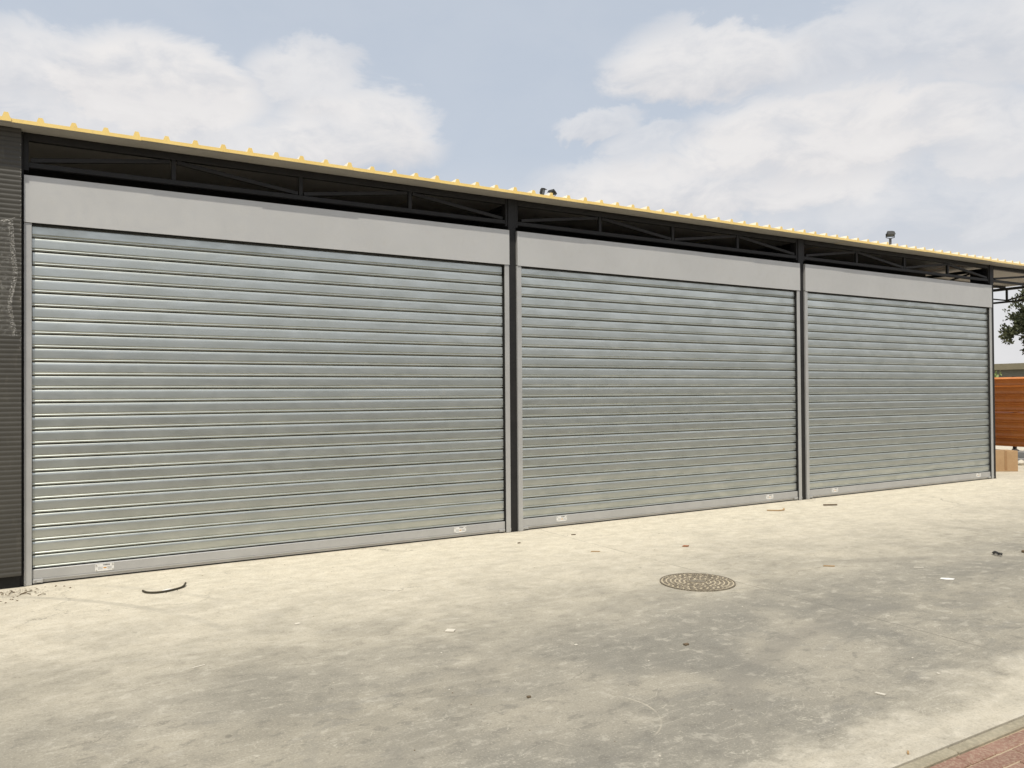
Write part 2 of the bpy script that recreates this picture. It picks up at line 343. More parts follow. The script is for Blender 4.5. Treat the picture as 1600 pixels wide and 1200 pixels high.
M['rubberhose'] = masonry('dark_hose', (.045, .040, .028), (.06, .052, .036), (.2, .17, .12), 30, .25)

m, nt, b = mat('orange_corrugated_sheet'); v, rnd = objvec(nt)
n1 = fbm(nt, v, 2.5, 5, .6); n2 = fbm(nt, vmul(nt, v, (1, 1, .2)), 14, 5, .6)
c = mixc(nt, maprange(nt, n1, .3, .7), (.58, .185, .035), (.68, .245, .05)); c = mixc(nt, math_(nt, 'MULTIPLY', maprange(nt, n2, .5, .75), .15), c, (.26, .10, .035))
setb(nt, b, col=c, rough=.33, spec=.55); M['orangesheet'] = m

m, nt, b = mat('tree_leaf'); oi = node(nt, 'ShaderNodeTexCoord').outputs['Object']
n1 = fbm(nt, oi, 1.2, 4, .6); n2 = fbm(nt, oi, 9, 2, .5)
c = mixc(nt, maprange(nt, n1, .3, .7), (.035, .048, .022), (.075, .085, .040)); c = mixc(nt, math_(nt, 'MULTIPLY', n2, .4), c, (.10, .095, .05))
setb(nt, b, col=c, rough=.6, spec=.3); M['leaf'] = m
m, nt, b = mat('bright_leaf'); setb(nt, b, col=(.16, .22, .055), rough=.55); M['leaf2'] = m
M['bark'] = masonry('bark', (.09, .07, .05), (.14, .11, .08), (.2, .17, .12), 12, .3)

# ------------------------------------------------------------------ ground, yard, pavement
g = MB(); g.poly([(-1200, -1200, -.12), (1200, -1200, -.12), (1200, 1200, -.12), (-1200, 1200, -.12)])
g.build('ground', M['sand'], kind='structure')
KY = -5.80
y = MB(); y.box(-25, 40, KY, 22, -.16, 0); y.build('concrete_yard', M['concrete'], kind='structure')
rd = MB(); rd.box(-90, 100, -19.5, -9.0, -.2, -.075); rd.build('unseen_road', M['asphalt'], kind='structure')  # asphalt added out of view to darken what the shutters mirror
# kerb edging and brick paving beyond it
pav = MB(); pav.box(-40, 60, -8.99, KY-.004, -.2, -.0165)
pavement = pav.build('brick_pavement', M['grout'], kind='structure')
kx = -7.6
km = MB().box(0, .994, 0, .056, -.14, .0).mesh('kerb_stone', M['kerb'], bevel=.005)
rk = random.Random(3)
k0 = -.39
for i in range(-3, 8):
    link('kerb_stone', km, pavement, (k0 + i*1.0, KY-.062 + rk.uniform(-.002, .001), -.001 + rk.uniform(-.003, .001)), rot=(0, 0, rk.uniform(-.0008, .0008)))
BL, BWD, J = .2, .083, .008
bm_ = MB().box(J/2, BL-J/2, -BWD+J/2, -J/2, -.06, 0).mesh('brick', M['brick'], bevel=.004)
bi = 0
for rrow in range(0, 13):
    for cc in range(0, 21):
        x = 2.36 + cc*BL + (BL/2 if rrow % 2 else 0); yy_ = KY-.066 - rrow*BWD
        link('brick', bm_, pavement, (x, yy_, -.009 + rk.uniform(-.003, .002)), rot=(rk.uniform(-.008, .008), rk.uniform(-.006, .006), rk.uniform(-.008, .008)))

# ------------------------------------------------------------------ the shed
shed = empty('storage_shed', (0, 0, 0), label='long grey storage shed with three roller shutters under a yellow ribbed roof', cat='building')
BAYS = [(0, 4.7795), (4.8877, 9.7552), (9.8687, 14.8802)]
ZB, ZT, ZS = 3.0845, 3.4847, 3.862
GW = .058
# columns
def column(x0, x1, cap=True):
    c = MB(); c.box(x0, x1, .022, .14, .006, ZS-.003)
    if cap: c.box(x0-.028, x0-.0015, .034, .13, ZT+.05, ZS-.003); c.box(x1+.0015, x1+.040, .034, .13, ZT+.05, ZS-.003)
    c.box(x0-.002, x1+.002, .012, .15, 0, .006)
    return c.build('column', M['steel'], shed, bevel=.003)
c1 = column(-.105, -.004); column(4.7835, 4.8837); column(9.7592, 9.8647); column(14.886, 14.99); column(18.15, 18.26)

# roller shutters
PIT = .118
def slat_mesh(w):
    pr = [(.013, .1185), (.007, .1145), (.0015, .1110), (-.0005, .108), (-.0015, .09), (-.0022, .07), (-.0026, .05), (-.0029, .0345), (.0045, .0318), (.0060, .0285),
          (.0032, .0245), (-.0002, .0215), (-.0022, .0190), (-.0030, .0165), (-.0028, .0145), (-.0002, .0132), (.0135, .0122), (.0145, .0065), (.0165, .0065), (.0165, .1185)]
    return MB().extrude_x(pr, 0, w, nseg=1).mesh('slat', M['galv'], smooth=38)
SLY = .040
def label_plate(parent, x, z, y, hue):
    p = MB(); w, h = .150, .062
    p.box(x, x+w, y-.0015, y, z, z+h, 0)
    for sx_ in (.010, w-.010):
        for sz in (.010, h-.010):
            p.tube([(x+sx_, y-.001, z+sz), (x+sx_, y-.005, z+sz)], .0065, 8, 4)
    for k in range(5): p.box(x+w*.44+k*.0105, x+w*.44+k*.0105+.0075, y-.0021, y-.0014, z+h*.76, z+h*.76+.0105, 1)
    p.box(x+w*.44, x+w*.60, y-.0021, y-.0014, z+h*.34, z+h*.50, 2)
    for k in range(3): p.box(x+w*.15, x+w*.40, y-.0021, y-.0014, z+h*(.24+.14*k), z+h*(.24+.14*k)+.0035, 3); p.box(x+w*.65, x+w*.88, y-.0021, y-.0014, z+h*(.24+.14*k), z+h*(.24+.14*k)+.0035, 3)
    return p.build('label_plate', [M['white'], M['ink'], M['orange'], M['greyink'], M['zinc']], parent)
names = ['widest-looking galvanised roller shutter, nearest the dark ribbed wall', 'galvanised roller shutter between the two inner columns', 'galvanised roller shutter farthest from the dark ribbed wall']
PL = [(.534, 4.06), (5.425, 9.02), (10.45, 14.35)]
BZ = [.131, .136, .133]
for i, (x0, x1) in enumerate(BAYS):
    sh = empty('roller_shutter', (0, 0, 0), shed, label=names[i])
    a0, a1 = x0+GW+.003, x1-GW-.016
    sm = slat_mesh(a1-a0); rs = random.Random(20+i)
    for k in range(25):
        z = BZ[i] + k*PIT
        link('slat', sm, sh, (a0 + rs.uniform(-.003, .003), SLY + rs.uniform(-.0012, .0012), z + rs.uniform(-.0008, .0008)), rot=(rs.uniform(-.012, .012), rs.uniform(-.0003, .0003), 0))
    MB().box(a0, a1, SLY+.024, SLY+.03, BZ[i]-.01, ZB+.005).build('gap_shade_sheet', M['dark'], sh)  # black sheet that paints the shade into the gaps between slats
    # bottom bar
    zb = BZ[i]
    pr = [(SLY-.012, zb-.002), (SLY-.016, zb-.006), (SLY-.016, .052), (SLY-.013, .0505), (SLY-.013, .0485), (SLY-.019, .047), (SLY-.019, .038), (SLY-.008, .030), (SLY-.006, .014), (SLY+.02, .014), (SLY+.02, zb-.002)]
    MB().extrude_x(pr, a0, a1+.006).build('bottom_bar', M['bar'], sh, smooth=25)
    rb = MB(); rb.box(a0, a1, SLY-.002, SLY+.016, .002, .0135); rb.build('rubber_strip', M['dark'], sh)
    for xb, s in ((a0+.002, 1), (a1+.004, -1)):
        e = MB(); e.box(min(xb, xb+s*.075), max(xb, xb+s*.075), SLY-.026, SLY-.0195, .014, .046); e.tube([(xb+s*.018, SLY-.026, .036), (xb+s*.018, SLY-.034, .036)], .007, 8, 1)
        e.box(min(xb+s*.03, xb+s*.06), max(xb+s*.03, xb+s*.06), SLY-.031, SLY-.0265, .021, .030, 1)
        e.build('end_bracket', [M['bar'], M['zinc']], sh, bevel=.0015)
    for xp in PL[i]: label_plate(sh, xp, zb-.073, SLY-.0165, i)
    # guide rails: folded channel with a lip, foot lug at the ground
    for gx0, gx1, s in ((x0, x0+GW, 1), (x1-GW, x1, -1)):
        gg = MB(); gg.box(gx0, gx1, 0, .014, .003, ZB-.002)
        xi = gx0 if s > 0 else gx1
        gg.box(min(xi, xi+s*.030), max(xi, xi+s*.030), .0142, .11, .003, ZB-.002)
        gg.box(min(xi-s*.0, xi+s*.016), max(xi, xi+s*.016), -.005, -.0002, .02, .05)
        gg.build('guide_rail', M['guide'], sh, bevel=.003)
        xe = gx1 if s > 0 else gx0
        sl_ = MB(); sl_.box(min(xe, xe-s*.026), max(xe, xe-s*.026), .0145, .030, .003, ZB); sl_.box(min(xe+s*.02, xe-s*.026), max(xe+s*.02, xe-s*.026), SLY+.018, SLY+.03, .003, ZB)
        sl_.build('guide_dark_strip', M['dark'], sh)  # dark strips on the guide's inner face and behind the slat ends
    # housing over the roller
    hz = MB()
    pr = [(-.010, ZB), (-.010, ZT), (.004, ZT+.002), (.30, ZT+.002), (.30, ZB), (.07, ZB), (.07, ZB+.010), (.0, ZB+.010), (.0, ZB)]
    hz.extrude_x(pr, x0+.001, x1-.001, nseg=1)
    hz.build('shutter_housing', M['fascia'], sh, smooth=20)
    tl = MB(); tl.box(x0+GW+.001, x1-GW-.001, .0145, .030, ZB-.014, ZB+.009); tl.build('lintel_shade', M['dark'], sh)  # black strip painted in as the shade under the housing lip

# front trusses
def truss(x0, x1, y=.058, nodes=4):
    t = empty('roof_truss', (0, 0, 0), shed)
    zt0, zt1, zb0, zb1 = ZS-.068, ZS-.004, 3.563, 3.608
    MB().box(x0, x1, y-.025, y+.035, zt0, zt1).build('top_chord', M['steel'], t, bevel=.003)
    MB().box(x0, x1, y-.020, y+.025, zb0, zb1).build('bottom_chord', M['steel'], t, bevel=.003)
    L = (x1-x0)/nodes
    for k in range(1, nodes): MB().box(x0+k*L-.019, x0+k*L+.019, y-.018, y+.022, zb1, zt0).build('post', M['steel'], t, bevel=.002)
    for k in range(nodes):
        upk = k % 2 == 0
        p = (x0+k*L+(.05 if k == 0 else .03), y, zb1+.018 if upk else zt0-.018); q = (x0+(k+1)*L-.03, y, zt0-.018 if upk else zb1+.018)
        MB().bar(p, q, .036, .034).build('diagonal_brace', M['steel'], t, bevel=.002)
for x0, x1 in ((.0, 4.753), (4.927, 9.729), (9.908, 14.852), (15.035, 18.12)): truss(x0, x1, nodes=4 if x1-x0 > 4 else 2)
MB().box(-.035, -.002, .034, .10, ZT+.03, ZS-.064).build('truss_post', M['steel'], shed, bevel=.002)
# cross trusses running back from the columns
def cross(xc, ybk=4.6, low=0.):
    t = empty('cross_truss', (0, 0, 0), shed)
    MB().box(xc-.03, xc+.03, .145, ybk, ZS-.10-low, ZS-.045-low).build('top_chord', M['steel'], t, bevel=.003)
    MB().box(xc-.025, xc+.025, .145, ybk, 3.49, 3.53).build('bottom_chord', M['steel'], t, bevel=.003)
    MB().box(xc-.02, xc+.02, .15, .40, 3.535, ZS-.102-low).build('end_plate', M['steel'], t, bevel=.002)
    n = 4; L = (ybk-.4)/n
    for k in range(1, n): MB().box(xc-.018, xc+.018, .4+k*L-.018, .4+k*L+.018, 3.53, ZS-.10-low).build('post', M['steel'], t)
    for k in range(n):
        upk = k % 2 == 1
        MB().bar((xc, .4+k*L+.02, 3.545 if upk else ZS-.115-low), (xc, .4+(k+1)*L-.02, ZS-.115-low if upk else 3.545), .03, .03, side=Vector((1, 0, 0))).build('diagonal_brace', M['steel'], t)
for xc in (4.834, 9.812, 14.938, 18.2): cross(xc)
for yp in (1.55, 3.1, 4.6): MB().box(-.1, 18.3, yp-.03, yp+.03, ZS-.044, ZS-.004).build('purlin', M['steel'], shed)
# inner wall that closes the shallow store rooms, left cladding, base
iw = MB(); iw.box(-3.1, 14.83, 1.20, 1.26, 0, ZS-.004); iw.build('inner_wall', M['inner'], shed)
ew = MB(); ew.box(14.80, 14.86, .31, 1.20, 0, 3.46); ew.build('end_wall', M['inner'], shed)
WY = -.060
cw = MB(); pr = []; pz = .0405; z = .105
while z < ZS-.03:
    pr += [(WY+.003, z), (WY+.0004, z+.009), (WY, z+.020), (WY+.001, z+.029), (WY+.004, z+.034)]; z += pz
pr += [(WY+.0075, z), (WY+.05, z), (WY+.05, .105)]
cw.extrude_x(pr, -3.1, -.0175).build('ribbed_wall', M['clad'], shed, smooth=60)
MB().box(-3.1, -.03, -.005, .02, .0, .104).build('wall_base', M['dark'], shed)
# crumpled protective film left along the edge of the cladding
fe = MB(); rf = random.Random(5); z = 2.0
while z < 3.72:
    h = rf.uniform(.008, .03)
    if rf.random() < .75:
        xa = -.0175 - rf.uniform(.001, .006); w = rf.uniform(.002, .007); yo = WY-.0015-rf.uniform(0, .006)
        fe.poly([(xa-w, yo, z), (xa, yo-.003, z+h*.2), (xa+.002, yo+.002, z+h), (xa-w*rf.uniform(.2, 1), yo-.002, z+h*.9)])
    z += h*rf.uniform(.9, 1.6)
fe.build('film_remnant', M['filmedge'], shed, fix=False, kind='stuff')

# roof of ribbed sandwich panels
roof = empty('roof', (0, 0, 0), shed, label='yellow ribbed metal sandwich panels with grey underside')
PW, YF, YB = .973, -.212, 5.2
def roof_panel(seed):
    r = random.Random(seed); p = MB(); zt = .031; rh = .037
    xs = [(0, zt)]
    for k in range(4):
        c = (k+1)*PW/4 - .036
        hh = rh + (.005 if k == 3 else 0)
        xs += [(c-.029, zt), (c-.015, zt+hh), (c+.015, zt+hh), (c+.029, zt)]
    xs += [(PW-.0003, zt)]
    n = len(xs); b = len(p.v)
    for yv in (0, YB-YF):
        for x, zz in xs: p.v.append((x, yv, zz))
        for x, zz in xs: p.v.append((x, yv, .0))
    for i in range(n-1):
        p.f.append((b+i, b+i+1, b+2*n+i+1, b+2*n+i)); p.m.append(2 if i % 4 in (1, 2) else 0)          # top; rib crowns and left flanks paler
        p.f.append((b+n+i, b+n+i+1, b+i+1, b+i)); p.m.append(0)              # front edge
        p.f.append((b+n+i+1, b+n+i, b+3*n+i, b+3*n+i+1)); p.m.append(1)      # underside
        p.f.append((b+2*n+i, b+2*n+i+1, b+3*n+i+1, b+3*n+i)); p.m.append(0)
    p.f.append((b, b+2*n, b+3*n, b+n)); p.m.append(0); p.f.append((b+n-1, b+2*n-1, b+4*n-1, b+3*n-1)); p.m.append(0)
    return p.mesh('roof_panel', [M['yellow'], M['soffit'], M['palerib']], fix=False)
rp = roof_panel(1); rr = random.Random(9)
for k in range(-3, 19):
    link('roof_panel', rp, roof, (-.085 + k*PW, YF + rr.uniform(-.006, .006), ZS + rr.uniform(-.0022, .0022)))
MB().box(-3.0, 18.35, YF+.03, YF+.034, ZS-.0035, ZS-.0008).build('drip_edge', M['soffit'], roof)

# ------------------------------------------------------------------ torn film hanging on the ribbed wall
tf = MB(); pts = []
out = [(-.078, 3.095), (-.071, 2.98), (-.066, 2.90), (-.055, 2.76), (-.040, 2.655), (-.055, 2.55), (-.078, 2.42), (-.084, 2.345), (-.068, 2.25), (-.050, 2.15), (-.042, 2.11)]
rows = 44; rf = random.Random(11)
def xedge(z):
    for (xa, za), (xb, zb_) in zip(out, out[1:]):
        if zb_ <= z <= za: t = (za-z)/(za-zb_); return xa+(xb-xa)*t
    return out[-1][0]
NC = 14; grid = []
for i in range(rows+1):
    z = 3.09 - (3.09-2.11)*i/rows; row = []
    xe = xedge(z)
    for j in range(NC+1):
        t = j/NC; x = -.55 + (xe+.55)*t
        sag = .018 if (i < 10 and t > .55) else .004
        nn = mnoise.noise(Vector((x*18, z*14, 3))); n2 = mnoise.noise(Vector((x*60, z*50, 8)))
        row.append(Vector((x + .004*n2, WY - .006 - sag*abs(nn) - .003*abs(n2) - (.012*(t**8)*abs(n2)), z + .006*nn - (0.05*(1-t) if i == 0 else 0)*1.0)))
    grid.append(row)
b0 = len(tf.v)
for row in grid: tf.v += [tuple(p) for p in row]
for i in range(rows):
    for j in range(NC):
        a = b0+i*(NC+1)+j; tf.f.append((a, a+1, a+NC+2, a+NC+1)); tf.m.append(1 if j == NC-1 or (i == 0 and j > 5) else 0)
# curled-over top flap
for k in range(9):
    t0, t1 = k/9, (k+1)/9
    f = lambda t: Vector((-.30 + .235*t, WY-.02-.012*math.sin(t*9), 3.035 + .062*t + .006*math.sin(t*14)))
    a, c_ = f(t0), f(t1)
    tf.poly([a, c_, c_ + Vector((.004, -.012, -.016-.008*math.sin(t1*11))), a + Vector((0, -.014, -.018-.008*math.sin(t0*11)))], 1)
tf.build('plastic_film', [M['film'], M['filmedge']], fix=False, smooth=40, label='torn clear plastic film peeling off the dark ribbed wall', cat='plastic film')

# ------------------------------------------------------------------ manhole cover
mh = empty('manhole_cover', (4.865, -2.925, 0), label='round rusty cast iron manhole cover with a patterned top set in the concrete', cat='manhole cover')
def disc(r0, r1, z, n=64, mi=0, mb=None, h=None):
    mb = mb or MB()
    for k in range(n):
        a, b_ = 2*math.pi*k/n, 2*math.pi*(k+1)/n
        mb.poly([(r0*math.cos(a), r0*math.sin(a), z), (r1*math.cos(a), r1*math.sin(a), z), (r1*math.cos(b_), r1*math.sin(b_), z), (r0*math.cos(b_), r0*math.sin(b_), z)], mi)
    return mb
RM = .312
def ring(name, r0, r1, z0, z1, m_):
    mb = MB(); n = 64
    for k in range(n):
        a, b_ = 2*math.pi*k/n, 2*math.pi*(k+1)/n
        P_ = lambda r_, t, z_: (r_*math.cos(t), r_*math.sin(t), z_)
        mb.poly([P_(r0, a, z1), P_(r1, a, z1), P_(r1, b_, z1), P_(r0, b_, z1)])
        mb.poly([P_(r1, a, z0), P_(r1, b_, z0), P_(r1, b_, z1), P_(r1, a, z1)])
        if r0 > 0: mb.poly([P_(r0, a, z0), P_(r0, a, z1), P_(r0, b_, z1), P_(r0, b_, z0)])
    return mb.build(name, m_, mh, fix=False)
ring('frame', RM-.010, RM, .0, .010, M['iron'])
ring('cover_plate', 0.0, RM-.0125, .0, .007, M['ironbase'])
pm = MB(); rp_ = random.Random(4)
for ri in range(6):
    r0 = .082 + ri*.0365; r1 = r0+.0225; n = int(2*math.pi*(r0+.015)/.052)
    for k in range(n):
        a0 = 2*math.pi*(k + .5*(ri % 2))/n; da = 2*math.pi/n
        mid = (a0+da/2) % math.pi
        sk = (.30 if ri % 2 else -.30)*da
        A, B_ = a0+rp_.uniform(.04, .2)*da, a0+rp_.uniform(.66, .9)*da
        q = [(r0, A), (r1, A+sk), (r1, B_+sk), (r0, B_)]
        ps = [(r_*math.cos(t), r_*math.sin(t)) for r_, t in q]; zz = .0115+rp_.uniform(-.002, .001)
        pm.poly([(x, y_, zz) for x, y_ in ps])
        for (xa, ya), (xb, yb) in zip(ps, ps[1:]+ps[:1]): pm.poly([(xa, ya, .006), (xb, yb, .006), (xb, yb, zz), (xa, ya, zz)])
pm.build('raised_pattern', M['iron'], mh, kind='stuff')
ce = MB(); n = 28
top = [(.074*math.cos(2*math.pi*k/n), .05*math.sin(2*math.pi*k/n)) for k in range(n)]
ca, sa = math.cos(R(-40)), math.sin(R(-40)); top = [(x*ca-y_*sa, x*sa+y_*ca) for x, y_ in top]
ce.poly([(x, y_, .0125) for x, y_ in top])
for (xa, ya), (xb, yb) in zip(top, top[1:]+top[:1]): ce.poly([(xa, ya, .006), (xb, yb, .006), (xb, yb, .0125), (xa, ya, .0125)])
ce.build('centre_badge', M['iron'], mh)

# ------------------------------------------------------------------ things beyond the shed
# orange corrugated fence along the side of the yard
FX = 19.035
fen = empty('sheet_metal_fence', (FX, 2, 0), label='orange corrugated metal sheet fence beyond the end of the shed', cat='fence')
def sheet(z0, z1, y0, y1, xo, name='sheet'):
    pr = []; z = z0; pit = .185
    while z < z1-.01:
        for dz, dx in ((0, 0), (.010, .0), (.046, .065), (.10, .065), (.165, .045)):
            zz = z+dz
            if zz <= z1: pr.append((dx, zz))
        z += pit
    mb = MB(); b = len(mb.v); n = len(pr); ys = [y0, y1]
    for yv in ys:
        for dx, zz in pr: mb.v.append((xo - .03 + dx, yv, zz))
        for dx, zz in pr: mb.v.append((xo - .027 + dx, yv, zz))
    for i in range(n-1):
        mb.f.append((b+i, b+i+1, b+2*n+i+1, b+2*n+i)); mb.m.append(0)
        mb.f.append((b+n+i, b+3*n+i, b+3*n+i+1, b+n+i+1)); mb.m.append(0)
    mb.poly([mb.v[b+n-1], mb.v[b+2*n-1], mb.v[b+4*n-1], mb.v[b+3*n-1]]); mb.poly([mb.v[b], mb.v[b+n], mb.v[b+3*n], mb.v[b+2*n]])
    return mb.build(name, M['orangesheet'], fen)
for j in range(3):
    ya, yb = -2.4 + j*2.2, -2.4 + (j+1)*2.2 + .05
    sheet(.32, 1.14, ya, yb, .0 + .004*j); sheet(1.10, 1.925, ya, yb, -.012 + .004*j)
for j in range(4): MB().box(.055, .115, -2.4+j*2.2-.03, -2.4+j*2.2+.03, 0, 1.9).build('post', M['steel'], fen)
# grey block kerb in front of it, rubble
def blob(name, loc, r, m_, seed, sq=(1, 1, .7), **k):
    bm = bmesh.new(); bmesh.ops.create_icosphere(bm, subdivisions=2, radius=1)
    for v in bm.verts:
        d = 1 + .35*mnoise.noise(v.co*1.4 + Vector((seed*3.1, seed, 0))); v.co = Vector((v.co.x*sq[0], v.co.y*sq[1], v.co.z*sq[2]))*d*r
    me = bpy.data.meshes.new(name); bm.to_mesh(me); bm.free(); me.materials.append(m_)
    return link(name, me, None, loc, **k)
st = empty('block_kerb', (18.13, 2, 0), label='low grey concrete block edging in front of the orange fence', cat='kerb')
bmesh_ = MB().box(0, .35, 0, .98, 0, .17).mesh('block', M['plinth'], bevel=.01)
for j in range(4): link('block', bmesh_, st, (.0, -3.2+j*1.0, 0), rot=(0, 0, 0)).scale = (.8, 1, .7)
for j in range(4): link('block', bmesh_, st, (.30, -3.2+j*1.0, .0), rot=(0, 0, .0)).scale = (1.0, 1, 1.5)
rr = random.Random(31); rub = MB()
for k in range(46):
    cx_, cy_ = FX - .12 + rr.uniform(-.12, .25), rr.uniform(.6, 3.4); r_ = rr.uniform(.04, .11); b = len(rub.v)
    q = [(Vector((rr.gauss(0, 1), rr.gauss(0, 1), rr.gauss(0, .7))).normalized())*r_*rr.uniform(.7, 1.2) for _ in range(9)]
    bm = bmesh.new()
    for p in q: bm.verts.new(p + Vector((cx_, cy_, r_*.5 + rr.uniform(0, .20))))
    bmesh.ops.convex_hull(bm, input=bm.verts); bm.verts.ensure_lookup_table(); bm.verts.index_update()
    vv = [v for v in bm.verts if v.link_faces]; ix = {v: i+len(rub.v) for i, v in enumerate(vv)}
    rub.v += [tuple(v.co) for v in vv]
    for f in bm.faces: rub.f.append(tuple(ix[v] for v in f.verts)); rub.m.append(0)
    bm.free()
rub.build('rubble', M['rubble'], kind='stuff', label='heap of broken rubble under the orange fence', cat='rubble')
# cardboard box
cb = empty('cardboard_box', (16.47, .72, 0), label='brown cardboard box standing on the concrete beside the last column', cat='box', rot=(0, 0, R(-31)))
MB().box(-.24, .24, -.17, .17, .0, .405).build('carton', M['card'], cb, bevel=.006)
MB().box(-.243, .243, -.025, .025, .4055, .4075).build('tape', M['tape'], cb)
MB().box(-.025, .025, -.1735, -.1715, .03, .403).build('tape', M['tape'], cb)
MB().box(-.236, -.004, -.168, -.002, .4055, .4085).build('flap', M['card'], cb); 
# crumpled white bag near the blocks
blob('crumpled_bag', (18.02, 1.12, .05), .085, M['paper'], 5, (1.3, .9, .7), label='crumpled white plastic bag lying in front of the grey block edging', cat='bag')

# long building added out of view, giving the shutters something dark to mirror
wh = empty('unseen_warehouse', (8, -24, 0), label='plain grey building added out of view, to be mirrored in the shutters', cat='building')
MB().box(-60, 80, -12, 0, -.2, 4.4).build('wall', M['farroof'], wh)
MB().box(-60.3, 80.3, -12.3, .3, 4.4, 4.7).build('parapet', M['farwall'], wh)
for j in range(8): MB().box(-40+j*11, -36+j*11, .0, .06, 0, 3.4).build('door', M['inner'], wh)
# far low building
fb = empty('low_building', (60, 14, 0), label='long low olive building far behind the orange fence', cat='building')
MB().box(-13.4, 14, -12, 30, -.2, 2.72).build('wall', M['farroof'], fb)
MB().box(-13.6, 14.2, -12.2, 30.2, 2.72, 3.06).build('parapet', M['farwall'], fb)
for j in range(6):
    MB().box(-13.46, -13.40, -8+j*5, -6.6+j*5, .9, 2.1).build('window', M['black'], fb)

# tree
def leaf_quad(mb, c, s, r):
    a = Vector((r.gauss(0, 1), r.gauss(0, 1), r.gauss(0, 1))).normalized(); b_ = a.orthogonal().normalized(); d = a.cross(b_)
    b_, d = b_*s, d*s*.45
    mb.v += [tuple(c-b_), tuple(c-d), tuple(c+b_), tuple(c+d)]; n = len(mb.v); mb.f.append((n-4, n-3, n-2, n-1)); mb.m.append(0)
def tree(loc, name, label, cat, h_tr, clumps, nleaf, s, seed, m_):
    t = empty(name, loc, label=label, cat=cat); r = random.Random(seed); tr = MB(); cr = MB()
    top_ = Vector((.1, 0, h_tr)); tr.tube([(0, 0, -.15), (.05, .03, h_tr*.35), (.0, -.05, h_tr*.7), top_], [.20, .15, .12, .08] if h_tr > 1.5 else [.03, .025, .02, .01], 9)
    for c, rad in clumps:
        c = Vector(c); midp = (top_+c)/2 + Vector((r.uniform(-.2, .2), r.uniform(-.2, .2), r.uniform(-.1, .3)))
        tr.tube([top_ - Vector((0, 0, .2)), midp, c], [.06, .035, .012] if h_tr > 1.5 else [.01, .008, .004], 6)
        for _ in range(int(nleaf*rad*rad)):
            d = Vector((r.gauss(0, 1), r.gauss(0, 1), r.gauss(0, 1))).normalized()
            q = rad*(r.random()**.45); nn = 1+.45*mnoise.noise(d*2.3 + c)
            pos = c + Vector((d.x, d.y, d.z*.8))*q*nn
            if mnoise.noise(pos*2.6) < -.12: continue
            leaf_quad(cr, pos, s*r.uniform(.6, 1.3), r)
    tr.build('trunk', M['bark'], t, smooth=60); cr.build('crown', m_, t, fix=False)
rt_ = random.Random(77); cl_ = []
TX = Vector((35.2, 8.35, 0)); Rv = Vector((rt.x, rt.y, 0))
for (lx, z, rad) in ((-1.85, 4.1, .42), (-1.55, 3.75, .45), (-1.3, 4.55, .55), (-.95, 4.05, .6), (-.9, 4.95, .6), (-.75, 3.55, .42), (-.4, 5.2, .6), (-.3, 4.5, .8), (.2, 3.9, .8), (.3, 5.1, .8), (.8, 4.5, .8), (1.3, 4.0, .7), (1.2, 5.0, .6), (-1.05, 3.1, .22), (-.85, 2.9, .18), (-.45, 3.05, .25), (1.6, 3.5, .4)):
    p = Rv*lx; cl_.append(((p.x + rt_.uniform(-.3, .3), p.y + rt_.uniform(-.3, .3), z+.08), rad))
tree(TX, 'evergreen_tree', 'dark green evergreen tree with drooping twigs beyond the orange fence', 'tree', 3.0, cl_, 2600, .085, 5, M['leaf'])
tree(Vector((23.75, 4.75, 0)), 'shrub', 'small bright green leafy shrub peeping over the orange fence', 'shrub', .9, [((0, 0, 2.05), .28), ((-.05, .1, 1.7), .4), ((.2, -.1, 1.5), .4)], 700, .06, 8, M['leaf2'])

# floodlights on masts behind the shed
def flood_head(parent, c, yaw, tilt, w=.34, h=.26, drop=.24):
    """body tapering to the back, glass in front; yoke keeps upright on the mast"""
    f = MB(); a, t = .06, .62
    fr = [(-w/2, -h/2), (w/2, -h/2), (w/2, h/2), (-w/2, h/2)]
    A = [(x, -a, z) for x, z in fr]; B_ = [(x, a*.2, z) for x, z in fr]; C_ = [(x*t, a*1.6, z*t) for x, z in fr]
    f.poly(A)
    for P0, P1 in ((A, B_), (B_, C_)):
        for k in range(4): f.poly([P0[k], P0[(k+1) % 4], P1[(k+1) % 4], P1[k]])
    f.poly(C_[::-1])
    f.box(-w/2, w/2, -a-.10, -a+.002, h/2-.012, h/2+.006)
    o = f.build('lamp_head', M['black'], parent, loc=c, rot=(tilt, 0, yaw))
    MB().box(-w/2+.025, w/2-.025, -a-.008, -a-.001, -h/2+.025, h/2-.025).build('glass', M['lens'], o)
    k = w/2+.014
    MB().tube([(-k, 0, 0), (-k, 0, -drop*.8), (0, 0, -drop), (k, 0, -drop*.8), (k, 0, 0)], .016, 6).build('yoke', M['black'], parent, loc=c, rot=(0, 0, yaw))
f1 = empty('floodlight_mast', (27.69, 10.52, -.12), label='slim floodlight mast with a single tilted lamp, showing above the roof near its right end', cat='floodlight')
MB().tube([(0, 0, 0), (0, 0, 7.44)], [.07, .045], 10).build('mast', M['pole'], f1)
flood_head(f1, (.0, 0, 7.63), R(-38), R(48), .27, .20, .18)
f2 = empty('floodlight_mast', (22.02, 25.47, -.12), label='floodlight mast behind the roof showing only its two dark lamp heads', cat='floodlight')
MB().tube([(0, 0, 0), (0, 0, 11.58)], [.10, .06], 10).build('mast', M['pole'], f2)
MB().bar(Rv*-.42 + Vector((0, 0, 11.56)), Rv*.42 + Vector((0, 0, 11.56)), .06, .06).build('crossbar', M['pole'], f2)
p1, p2 = Rv*-.18, Rv*.34
flood_head(f2, (p1.x, p1.y, 11.84), R(35), R(15), .34, .32, .27)
flood_head(f2, (p2.x, p2.y, 11.82), R(-75), R(55), .34, .32, .25)

